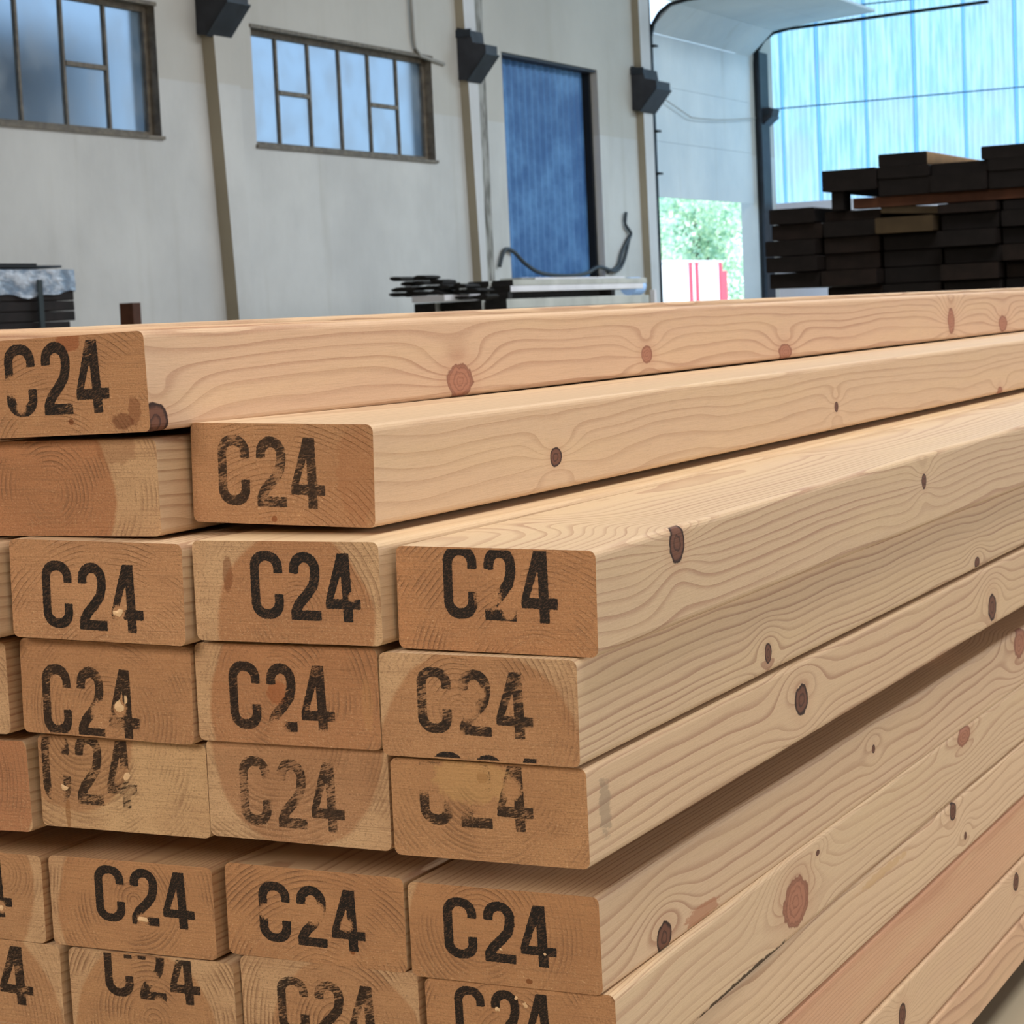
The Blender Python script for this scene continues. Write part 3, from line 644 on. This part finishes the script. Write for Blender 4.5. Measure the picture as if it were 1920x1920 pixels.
def stamp(parent, k, W_, H_, x0, z0, x1, z1, erase, dens, seed, label):
    """x0,z0 = top left of C and x1,z1 = bottom right of 4, in mm on the end face"""
    st = .55; hw, hh = W_ * 500 - 1.2, H_ * 500 - .8
    ax = max(-hw, min(x0, x1) - 1.5); bx = min(hw, x1 + 1.5); tilt = 0.0
    xs_ = np.arange(ax, bx + st, st); xs_ = np.clip(xs_, -hw, hw); zs_ = np.clip(np.arange(max(-hh, z1 - 3.5), min(hh, z0 + 3.5) + st, st), -hh, hh)
    XX, ZZ = np.meshgrid(xs_, zs_)
    gx = (XX - x0) / (x1 - x0) * 57.2; slope = STEP.get(k, 0.012) * (x1 - x0)
    hgt = (z0 - z1) - abs(slope) if slope > 0 else (z0 - z1)
    gy = (z0 - slope * (XX - x0) / (x1 - x0) - ZZ) / hgt * 32.0
    sd = sd_c24(gx, gy)
    er = np.zeros(XX.shape)
    for ex, ez, er_ in erase: er = np.maximum(er, 1.0 - np.hypot(XX - ex, ZZ - ez) / (er_ * 2.0))
    ny, nx = XX.shape; keep = []
    for j in range(ny - 1):
        row = sd[j:j + 2]; m_ = np.minimum(np.minimum(row[0, :-1], row[0, 1:]), np.minimum(row[1, :-1], row[1, 1:])) < .7
        for i in np.nonzero(m_)[0]: keep.append((j * nx + i, j * nx + i + 1, (j + 1) * nx + i + 1, (j + 1) * nx + i))
    used = sorted({i for f in keep for i in f}); mp = {a: b for b, a in enumerate(used)}
    vs = [(XX.flat[i] / 1000, -0.00012, ZZ.flat[i] / 1000) for i in used]
    o = obj('grade_stamp', vs, [tuple(mp[i] for i in f) for f in keep], ink_mat('ink_' + k, dens, seed), parent)
    for nm, arr in (('sd', sd), ('er', er)):
        a = o.data.attributes.new(nm, 'FLOAT', 'POINT'); a.data.foreach_set('value', [float(arr.flat[i]) for i in used])
    o['label'] = label
    return o
STEP = {'1a': -0.002}

def beam_mesh(name, W_, H_, L, front, rear, roll0, mats, rad=0.0032):
    """rounded section, extruded; the first half metre carries the measured twist and shift of the end, further in the beam lies true"""
    hw, hh = W_ / 2, H_ / 2; ring = []
    for cx_, cz_, a0 in ((hw - rad, hh - rad, 0), (-hw + rad, hh - rad, 90), (-hw + rad, -hh + rad, 180), (hw - rad, -hh + rad, 270)):
        for q in range(5):
            a = math.radians(a0 + q * 22.5); ring.append((cx_ + rad * math.cos(a), cz_ + rad * math.sin(a)))
    ys = [0, .0006] + [.03 * k for k in range(1, 12)] + [.4, .5, .65, .85, 1.1, 1.5, 2.0, L]
    vs = []; n = len(ring)
    for y_ in ys:
        e = math.exp(-y_ / .22); rr = roll0 * e; ox = (rear[0] - front[0]) * (1 - e); oz = (rear[1] - front[1]) * (1 - e)
        k = .9985 if y_ == 0 else 1.0
        for (a, b) in ring:
            a *= k; b *= k
            vs.append((a * math.cos(rr) - b * math.sin(rr) + ox, y_, a * math.sin(rr) + b * math.cos(rr) + oz))
    rest = [(a, y_, b) for y_ in ys for (a, b) in ring]
    fs = [tuple(range(n))]; mi = [1]
    for j in range(len(ys) - 1):
        for i in range(n): fs.append((j * n + i, (j + 1) * n + i, (j + 1) * n + (i + 1) % n, j * n + (i + 1) % n)); mi.append(0)
    fs.append(tuple(range((len(ys) - 1) * n, len(ys) * n))[::-1]); mi.append(1)
    o = obj(name, vs, fs, mats, None, mi)
    at = o.data.attributes.new('rest', 'FLOAT_VECTOR', 'POINT'); at.data.foreach_set('vector', [q for p in rest for q in p])
    bm = bmesh.new(); bm.from_mesh(o.data); bmesh.ops.recalc_face_normals(bm, faces=bm.faces); bm.to_mesh(o.data); bm.free()
    return o

B = {"1a": [-0.62847, 0.79245, -0.02271, 0.01906, 0.00532, 0.09767, 0.04544], "2a": [-0.63246, 0.80164, -0.07061, -0.00056, 0.00757, 0.09805, 0.04468], "2b": [-0.5324, 0.82504, -0.06697, -0.02934, 0.00108, 0.09763, 0.04626], "3a": [-0.61429, 0.79041, -0.11719, -0.0209, 0.00333, 0.09796, 0.04639], "3b": [-0.51522, 0.79646, -0.11688, -0.00367, -0.00197, 0.09692, 0.04537], "3c": [-0.41711, 0.8071, -0.12038, -0.01715, -0.01087, 0.09521, 0.04497], "4a": [-0.61997, 0.79997, -0.16512, -0.02075, 0.00646, 0.09814, 0.04539], "4b": [-0.52187, 0.80233, -0.16426, -0.00354, -0.00393, 0.09624, 0.04513], "4c": [-0.42535, 0.80181, -0.16635, -0.00907, -0.00928, 0.09519, 0.04555], "5a": [-0.6192, 0.80733, -0.21185, -0.00149, 0.0035, 0.09741, 0.04435], "5b": [-0.52178, 0.80663, -0.20992, -0.00901, -0.00763, 0.09595, 0.04539], "5c": [-0.42502, 0.8064, -0.21242, -0.00031, -0.01188, 0.09472, 0.04336], "6a": [-0.63628, 0.83019, -0.27775, 0.00545, 0.00143, 0.09767, 0.04524], "6b": [-0.53531, 0.83617, -0.27576, -0.00495, 0.00464, 0.09799, 0.04467], "6c": [-0.43668, 0.83724, -0.27731, 0.00257, -0.00368, 0.09605, 0.04424], "7a": [-0.62825, 0.83124, -0.32387, 0.00807, 0.0132, 0.09808, 0.04481], "7b": [-0.53001, 0.83648, -0.32073, 0.00368, 0.00395, 0.09714, 0.04529], "7c": [-0.43146, 0.83921, -0.32231, 0.014, -0.00343, 0.09563, 0.0449]}
def put(k, xr, y_, z_, W_=.097, H_=.0445, ro=0.0): B[k] = [xr - W_ / 2, y_, z_, ro, 0, W_, H_]
put('1z', -.6785, .80, -.0170, ro=-.004); put('2z', -.6835, .795, -.0705)
put('3z', -.6655, .783, -.1170); put('4z', -.6728, .7945, -.1650); put('5z', -.6702, .802, -.2150, ro=.02)
put('6z', -.6867, .8265, -.2775); put('7z', -.6797, .8275, -.3225)
# true rows further in: right edge of column c and underside of each row
ROW = {1: (-.5797, -.0452), 2: (-.4836, -.0925), 3: (-.3695, -.1422), 4: (-.3777, -.1885), 5: (-.3777, -.2338), 6: (-.3890, -.2998), 7: (-.3895, -.3428), 8: (-.3895, -.3855), 9: (-.3900, -.4310), 10: (-.3895, -.4755), 11: (-.3895, -.5115)}
for k in list(B):
    for c, s_x in (('z', 'a'),):
        pass
for r in range(8, 12):
    hgt = ROW[r - 1][1] - ROW[r][1]
    for j, c in enumerate('cbaz'): put('%d%s' % (r, c), ROW[r][0] - .0985 * j, .838 - .004 * j, ROW[r][1] + hgt / 2, .0965, hgt - .0006)
for r in range(1, 12): # one more column at the left, out of view, so that the pack is whole
    b = B['%dz' % r]; put('%dy' % r, b[0] - b[5] / 2 - .002, b[1] + .004, b[2])
E_, L_ = lin(214, 184, 148), lin(166, 124, 92)
SIDE = {   # pith (x,z), ring spacing, early, late, heart, knots (y,z,ry,rz,type,face), extra
 '1a': dict(p=(-6, -34), sp=3.8, e=lin(216, 182, 148), l=lin(170, 124, 94), ct=.75, k=[(299, -13.9, 14, 9, 1, 's'), (574, -8.7, 9, 5.6, 1, 's'), (858, -17.2, 14, 6, 1, 's'), (1363, -4.3, 11, 12, 1, 's'), (1578, -12.3, 17, 8, 1, 's'), (4, -19, 9, 8, 2, 's')]),
 '2b': dict(p=(-30, -40), sp=3.4, e=lin(216, 186, 150), l=lin(176, 136, 102), ct=.62, k=[(188, -6.0, 6.2, 4.6, 2, 's'), (657, -7.0, 4, 3.2, 2, 's'), (1134, -21, 8, 4, 1, 's')]),
 '3b': dict(p=(10, -60), sp=3.6, e=lin(220, 190, 150), l=lin(180, 140, 104), ct=.5, k=[(150, 0, 14, 5, 1, 't')]),
 '3c': dict(p=(-36, -62), sp=3.0, e=lin(212, 184, 148), l=lin(166, 124, 96), ct=.85, k=[(89, 15.0, 8, 8.5, 2, 's'), (493, 5.5, 4.5, 4.2, 2, 's')]),
 '4c': dict(p=(-70, 78), sp=2.5, e=lin(216, 188, 150), l=lin(160, 118, 90), ct=.95, k=[(231, -12.5, 4.6, 4.6, 2, 's'), (652, -18.0, 6, 3.4, 2, 's')]),
 '5c': dict(p=(-30, 40), sp=3.0, e=lin(216, 186, 148), l=lin(164, 120, 90), ct=.85, k=[(275, 0.5, 9.5, 7.4, 2, 's'), (685, -8.2, 10, 8.6, 2, 's')], rs=[(18, 2, 7, 15, lin(150, 132, 110), .6)]),
 '6c': dict(p=(-66, 50), sp=3.1, e=lin(218, 188, 152), l=lin(164, 118, 88), ct=.9, k=[(71, -15.6, 8, 6.6, 2, 's'), (404, 6.2, 3, 2.4, 2, 's'), (779, 12, 16, 10, 1, 's')], rs=[(118, -17, 26, 5, lin(172, 116, 84), .7)]),
 '7c': dict(p=(-62, 44), sp=2.1, e=lin(218, 190, 152), l=lin(172, 128, 98), ct=.75, k=[(250, -4.2, 18.5, 12.4, 1, 's'), (290, 13.2, 3, 1.5, 2, 's'), (610, 16, 15, 6, 1, 's')], rs=[(165, -21, 80, 2.4, lin(62, 46, 30), .95)]),
 '8c': dict(p=(-40, 38), sp=2.4, e=lin(224, 194, 156), l=lin(174, 132, 98), ct=.85, k=[(579, 14, 7, 5.5, 2, 's'), (609, -10, 3.4, 2.4, 2, 's')], rs=[(420, 14, 60, 3.0, lin(200, 164, 116), .6)]),
 '9c': dict(p=(-10, 60), sp=1.9, e=lin(214, 166, 126), l=lin(180, 122, 90), ct=.55, h=(74, .9), k=[]),
 '10c': dict(p=(-20, -52), sp=2.2, e=lin(218, 184, 146), l=lin(178, 134, 102), ct=.5, h=(58, .7), k=[(447, 3, 7, 7, 2, 's'), (749, 10, 8, 6, 2, 's')]),
 '11c': dict(p=(-40, -30), sp=3.0, e=lin(216, 176, 138), l=lin(160, 112, 82), ct=.8, k=[(800, -2, 10, 6, 1, 's')]),
}
gen_side = [wood_side('pine_side', 31, (-20, -42), 2.9, [], E_, L_), wood_side('pine_side_red', 47, (8, 44), 2.4, [], lin(208, 170, 132), lin(164, 116, 86))]
T0, P0 = lin(196, 142, 98), lin(220, 180, 138)
END = {  # ring centre, spacing, heart centre, heart radius, tone, pale tone, ring contrast
 '1a': dict(p=(-2, -43), hc=(0, 0), hr=90, t=lin(190, 134, 90), st=[(34, -17, 7, 4, lin(104, 54, 32), .6), (41, -12, 4, 7, lin(120, 66, 40), .5), (6, 21, 8, 6, lin(150, 78, 44), .6), (5, -16.5, 1.6, 1.6, lin(120, 66, 36), .8)]),
 '2a': dict(p=(-13, -2), hc=(-14, -4), hr=39, t=lin(186, 122, 80), rc=.5, st=[(26, 19, 14, 9, lin(140, 88, 56), .35)]),
 '2b': dict(p=(-4, -59), hc=(0, 0), hr=90, t=lin(186, 134, 92), rc=.25, st=[(-5, -20.3, 1.8, 1.6, lin(140, 82, 48), .8), (40, 0, 12, 25, lin(168, 112, 76), .35)]),
 '3a': dict(p=(8, -49), hc=(0, 0), hr=90, t=lin(198, 142, 98), rc=.35),
 '3b': dict(p=(6, -9), hc=(4, -14), hr=41, t=lin(188, 128, 84), rc=.3, st=[(-30, 8, 3, 9, lin(128, 76, 46), .6)]),
 '3c': dict(p=(19, -37), hc=(0, 0), hr=90, t=lin(194, 134, 88), rc=.5),
 '4a': dict(p=(2, -13), hc=(0, 0), hr=90, t=lin(192, 136, 92), rc=.5),
 '4b': dict(p=(-4, 1), hc=(8, -6), hr=49, t=lin(190, 128, 84), rc=.5, st=[(-4.5, 1, 6, 6, lin(168, 96, 56), .55), (42, -2, 3, 15, lin(200, 150, 102), .4)]),
 '4c': dict(p=(-9, -1), hc=(0, -24), hr=50, t=lin(190, 136, 92), rc=.4),
 '5a': dict(p=(-23, 28), hc=(-30, 24), hr=38, t=lin(192, 142, 98), p2=lin(222, 182, 136), rc=.4, st=[(-33, -15, 1.6, 8, lin(150, 102, 60), .6)]),
 '5b': dict(p=(-10, 30), hc=(0, 22), hr=46, t=lin(190, 138, 98), rc=.4),
 '5c': dict(p=(-2, 16), hc=(0, 0), hr=90, t=lin(196, 142, 96), rc=.45, st=[(-2, 15, 3, 3, lin(136, 84, 48), .8), (-8, 14, 20, 12, lin(216, 174, 118), .5)]),
 '6z': dict(p=(23, 11), hc=(-5, 5), hr=48, t=lin(194, 142, 98)),
 '6a': dict(p=(2, 3), hc=(6, -2), hr=50, t=lin(196, 140, 94), rc=.55),
 '6b': dict(p=(3, -40), hc=(0, 0), hr=90, t=lin(196, 140, 94), rc=.6, st=[(20, -15, 1.6, 1.6, lin(140, 82, 42), .8)]),
 '6c': dict(p=(-12, 2), hc=(6, -4), hr=56, t=lin(194, 138, 92), rc=.45, st=[(12, -19, 1.8, 1.4, lin(130, 76, 40), .8)]),
 '7z': dict(p=(-22, -16), hc=(0, -20), hr=48, t=lin(194, 142, 98)),
 '7a': dict(p=(1, -11), hc=(-4, -20), hr=44, t=lin(196, 144, 98), rc=.55),
 '7b': dict(p=(6, -8), hc=(10, -16), hr=42, t=lin(196, 144, 100), rc=.6),
 '7c': dict(p=(-7, -5), hc=(0, 0), hr=90, t=lin(196, 140, 94), rc=.6),
 '3z': dict(p=(0, 20), hc=(0, 0), hr=90, t=lin(196, 142, 98)), '4z': dict(p=(10, -20), hc=(-10, 0), hr=50, t=T0), '5z': dict(p=(-10, 4), hc=(0, 0), hr=52, t=lin(186, 120, 80)),
}
gen_end = wood_end('pine_end', 3, (6, -30), 2.6, (0, 0), 60, T0, P0)
ST = {
 '1a':(-31.3, 20.4, 27.6, -13.1, [(-27.1, 1.1, 5.7), (-23.4, -9.0, 3.1)], .80),
 '2b':(-34.1, 17.6, 23.2, -15.4, [], .42),
 '3a':(-30.5, 13.7, 26.4, -18.4, [(12.3, -9.6, 3.9)], .85),
 '3b':(-17.9, 18.4, 38.2, -12.6, [(34.0, -1.5, 2.2)], 1.0),
 '3c':(-24.5, 23.7, 29.6, -8.9, [(-3.2, 1.8, 6.6), (6.7, -4.7, 3.6)], .85),
 '4a':(-36.7, 11.1, 19.0, -23.6, [(-2.8, -10.4, 6.2), (8.1, -8.4, 3.9)], .55),
 '4b':(-30.1, 14.9, 25.1, -16.7, [(-5.6, -16.2, 6.3), (18.1, -18.7, 5.0)], .62),
 '4c':(-29.0, 17.3, 26.4, -12.1, [(-5.0, 0.7, 6.4), (-9.6, -13.4, 4.2), (1.7, 6.8, 3.0)], .55),
 '5a':(-46.7, 24.7, 8.6, -10.7, [(-38.7, -6.6, 5.1), (2.1, 5.5, 3.4), (-35.9, 19.5, 4.4)], .42),
 '5b':(-30.5, 16.1, 24.6, -16.4, [(-11.6, 5.7, 5.2)], .36),
 '5c':(-33.2, 24.8, 21.8, -7.5, [(-10.9, 13.0, 16.0), (-29.3, 13.2, 7.9), (12.1, 10.9, 5.1)], .50),
 '6z':(-38.9, 20.2, 28.4, -11.0, [(21.4, -5.6, 3.4)], .80),
 '6a':(-21.0, 19.8, 37.4, -8.8, [(6.6, -6.3, 3.8)], .95),
 '6b':(-30.5, 15.0, 27.5, -14.8, [(-26.9, 0.3, 4.2), (0.4, 1.7, 6.5), (17.6, -2.6, 3.5)], 1.0),
 '6c':(-30.1, 16.7, 26.2, -12.0, [], 1.0),
 '7z':(-37.0, 20.2, 30.3, -10.8, [], .60),
 '7a':(-27.2, 29.2, 29.3, -0.4, [(4.8, -2.2, 4.4), (1.1, 10.8, 4.5)], .62),
 '7b':(-28.5, 14.7, 28.6, -13.9, [], .5),
 '7c':(-32.7, 20.5, 18.8, -7.8, [(-11.8, 6.5, 4.9)], .85),
}
RN = {1: 'top', 2: 'second', 3: 'third', 4: 'fourth', 5: 'fifth', 6: 'sixth', 7: 'seventh', 8: 'eighth', 9: 'ninth', 10: 'tenth', 11: 'eleventh'}
LB = {
 '1a': 'topmost pine beam with a knotty corner and worn C24 stamp, at upper left',
 '2a': 'unstamped pine beam with a pale strip at its right edge, under the topmost beam',
 '2b': 'pine beam with a faint C24 stamp lying alone on the right half of the third row',
 '3a': 'pine beam in the third row, left, its 4 chipped white at the crossbar',
 '3b': 'pine beam in the third row, middle, bold C24 stamped right of centre, dark split at upper left',
 '3c': 'rightmost pine beam of the third row, C24 touching its top edge and the 2 broken',
 '4a': 'pine beam in the fourth row, left, streaky C24 with a torn white chip in the 4',
 '4b': 'reddish pine beam in the fourth row, middle, with a knot behind its C24',
 '4c': 'rightmost pine beam of the fourth row, patchy C24 and black ink bits on its lower edge',
 '5a': 'pale yellow pine beam in the fifth row, left, faint C24 cut off at the top',
 '5b': 'pine beam in the fifth row, middle, pale corners and a faint washed-out C24',
 '5c': 'rightmost pine beam of the fifth row, the upper half of its C24 missing',
 '6z': 'pine beam at the left picture edge in the sixth row, only its stamped 4 visible',
 '6a': 'pine beam in the sixth row, left, with a bold C24 right of centre above the dark gap',
 '6b': 'pine beam in the sixth row, middle, bold C24 broken across its middle',
 '6c': 'rightmost pine beam of the sixth row with a complete bold black C24',
 '7z': 'pine beam at the left picture edge in the seventh row, grey stamped 4',
 '7a': 'pine beam in the seventh row, left, C24 cut off by its top edge, wide curved rings',
 '7b': 'pine beam in the seventh row, middle, grey C24 running off the bottom of the picture',
 '7c': 'rightmost pine beam of the seventh row, only the top of its C24 in the picture',
 '1z': 'pine beam behind the topmost stamped beam, showing as a thin bright strip',
 '3z': 'pine beam at the left picture edge in the third row, a thin sliver',
 '4z': 'pine beam at the left picture edge in the fourth row, a narrow strip',
 '5z': 'reddish pine beam at the left picture edge in the fifth row',
 '8c': 'pale pine beam side in the eighth row, resin streak and dark knot near its top edge',
 '9c': 'reddish pine beam side in the ninth row, without knots',
 '10c': 'pine beam side in the tenth row with two dark knots on its edge',
 '11c': 'lowest pine beam side of the stack, next to the floor at bottom right',
}
CN = {'y': 'fifth', 'z': 'fourth', 'a': 'third', 'b': 'second', 'c': 'first'}
i = 0
for k in sorted(B, key=lambda q: (int(q[:-1]), q[-1])):
    r = int(k[:-1]); c = k[-1]; b = B[k]; i += 1
    W_, H_ = b[5], b[6]
    zr = ROW[r][1] + H_ / 2; xr = b[0]
    if c == 'c': xr = ROW[r][0] - W_ / 2
    if k == '2b': xr = ROW[2][0] - W_ / 2
    if k == '1a': xr = ROW[1][0] - W_ / 2
    if k == '1z': zr = -.0215
    if k == '5z': zr = b[2]
    if c == 'y': zr = b[2]
    if k in SIDE:
        d = SIDE[k]; ms = wood_side('pine_side_' + k, i, d['p'], d['sp'], d['k'], d['e'], d['l'], d.get('h'), d['ct'], resin=d.get('rs', ()))
    else: ms = gen_side[i % 2]
    if k in END:
        d = END[k]; me_ = wood_end('pine_end_' + k, i * 3.3, d['p'], d.get('sp', 2.5), d['hc'], d['hr'], d['t'], d.get('p2', P0), d.get('rc', .35), d.get('st', ()))
    else: me_ = gen_end
    L = 4.8 if k != '1z' else 2.02
    o = beam_mesh('timber_beam', W_, H_, L, (b[0], b[2]), (xr, zr), b[3], [ms, me_])
    o.location = (b[0], b[1], b[2] + ZC)
    lb = LB.get(k) or 'pine beam in the %s row, %s column counted from the right side of the stack' % (RN[r], CN[c])
    tag(o, lb, 'beam', 'pine beams of the front stack')
    if k in ST:
        s = ST[k]; st_ = stamp(o, k, W_, H_, s[0], s[1], s[2], s[3], s[4], s[5], i * 1.7, 'black C24 grade stamp' if s[5] > .6 else 'faint grey-black C24 grade stamp')
        st_.rotation_euler = (0, -b[3], 0)
    if k == '4c':
        st_ = stamp(o, '4c_low', W_, H_, -23.5, -19.4, 32.1, -51.0, [], 1.0, 77.0, 'tops of a second C24 stamp cut off by the lower edge'); st_.rotation_euler = (0, -b[3], 0)
# torn, pale wood fibres on some stamped ends
m_fib = simple('torn_fibre', lin(226, 190, 148), .7, .1, 300)
def chip(k, x_, z_, a, b, seed):
    rr = random.Random(seed); p = [o for o in bpy.data.objects if o.get('label') == LB[k]][0]
    n = 9; vs = [(x_ / 1000, -.0009, z_ / 1000)]
    for j in range(n):
        t_ = 2 * math.pi * j / n; q = rr.uniform(.5, 1.3); q *= .85; vs.append(((x_ + a * q * math.cos(t_)) / 1000, -.0002, (z_ + b * q * math.sin(t_)) / 1000))
    o = obj('torn_fibre', vs, [(0, 1 + j, 1 + (j + 1) % n) for j in range(n)], m_fib, p); return o
for q in (('3a', 12.3, -9.6, 3.4, 2.2), ('4a', 7.6, -7.0, 3.4, 3.0), ('4a', 11.5, -3.6, 1.2, 3.2), ('5a', 3.0, 5.0, 2.2, 3.0), ('5a', -34.5, -2.6, 2.8, 1.8), ('6a', 6.6, -5.8, 4.2, 1.9), ('6z', 21.4, -6.0, 2.2, 1.8),
          ('7c', -11.0, 11.0, 1.6, 1.6), ('7c', 3.2, 14.2, 1.8, 1.8), ('7c', -1.0, 17.0, 1.2, 1.0), ('6c', -1.5, -5.6, 1.2, .8), ('6c', 20.5, -5.8, 1.1, .9)):
    chip(q[0], q[1], q[2], q[3], q[4], hash(q[0]) % 1000 if False else int(abs(q[1] * 13) + abs(q[2] * 7)))
# battens between the two packs and bearers on the floor
m_bat = simple('rough_batten', lin(168, 134, 100), .8, .2, 30)
for j, yy in enumerate((1.45, 3.3, 5.2)):
    top6 = -.2998 + .0443; o = MB().box(-.86, -.42, yy, yy + .05, -.2552, -.2342).build('batten', m_bat, None, (-.6, yy, -.2552)); tag(o, 'flat batten in the dark gap between the two packs of beams, %s from the front' % ordn[j], 'batten')
    o = MB().box(-.90, -.42, yy - .3, yy - .21, FLOOR, -.5120).build('bearer', m_bat, None, (-.6, yy, FLOOR)); tag(o, 'square bearer under the front stack, %s from the front' % ordn[j], 'bearer')
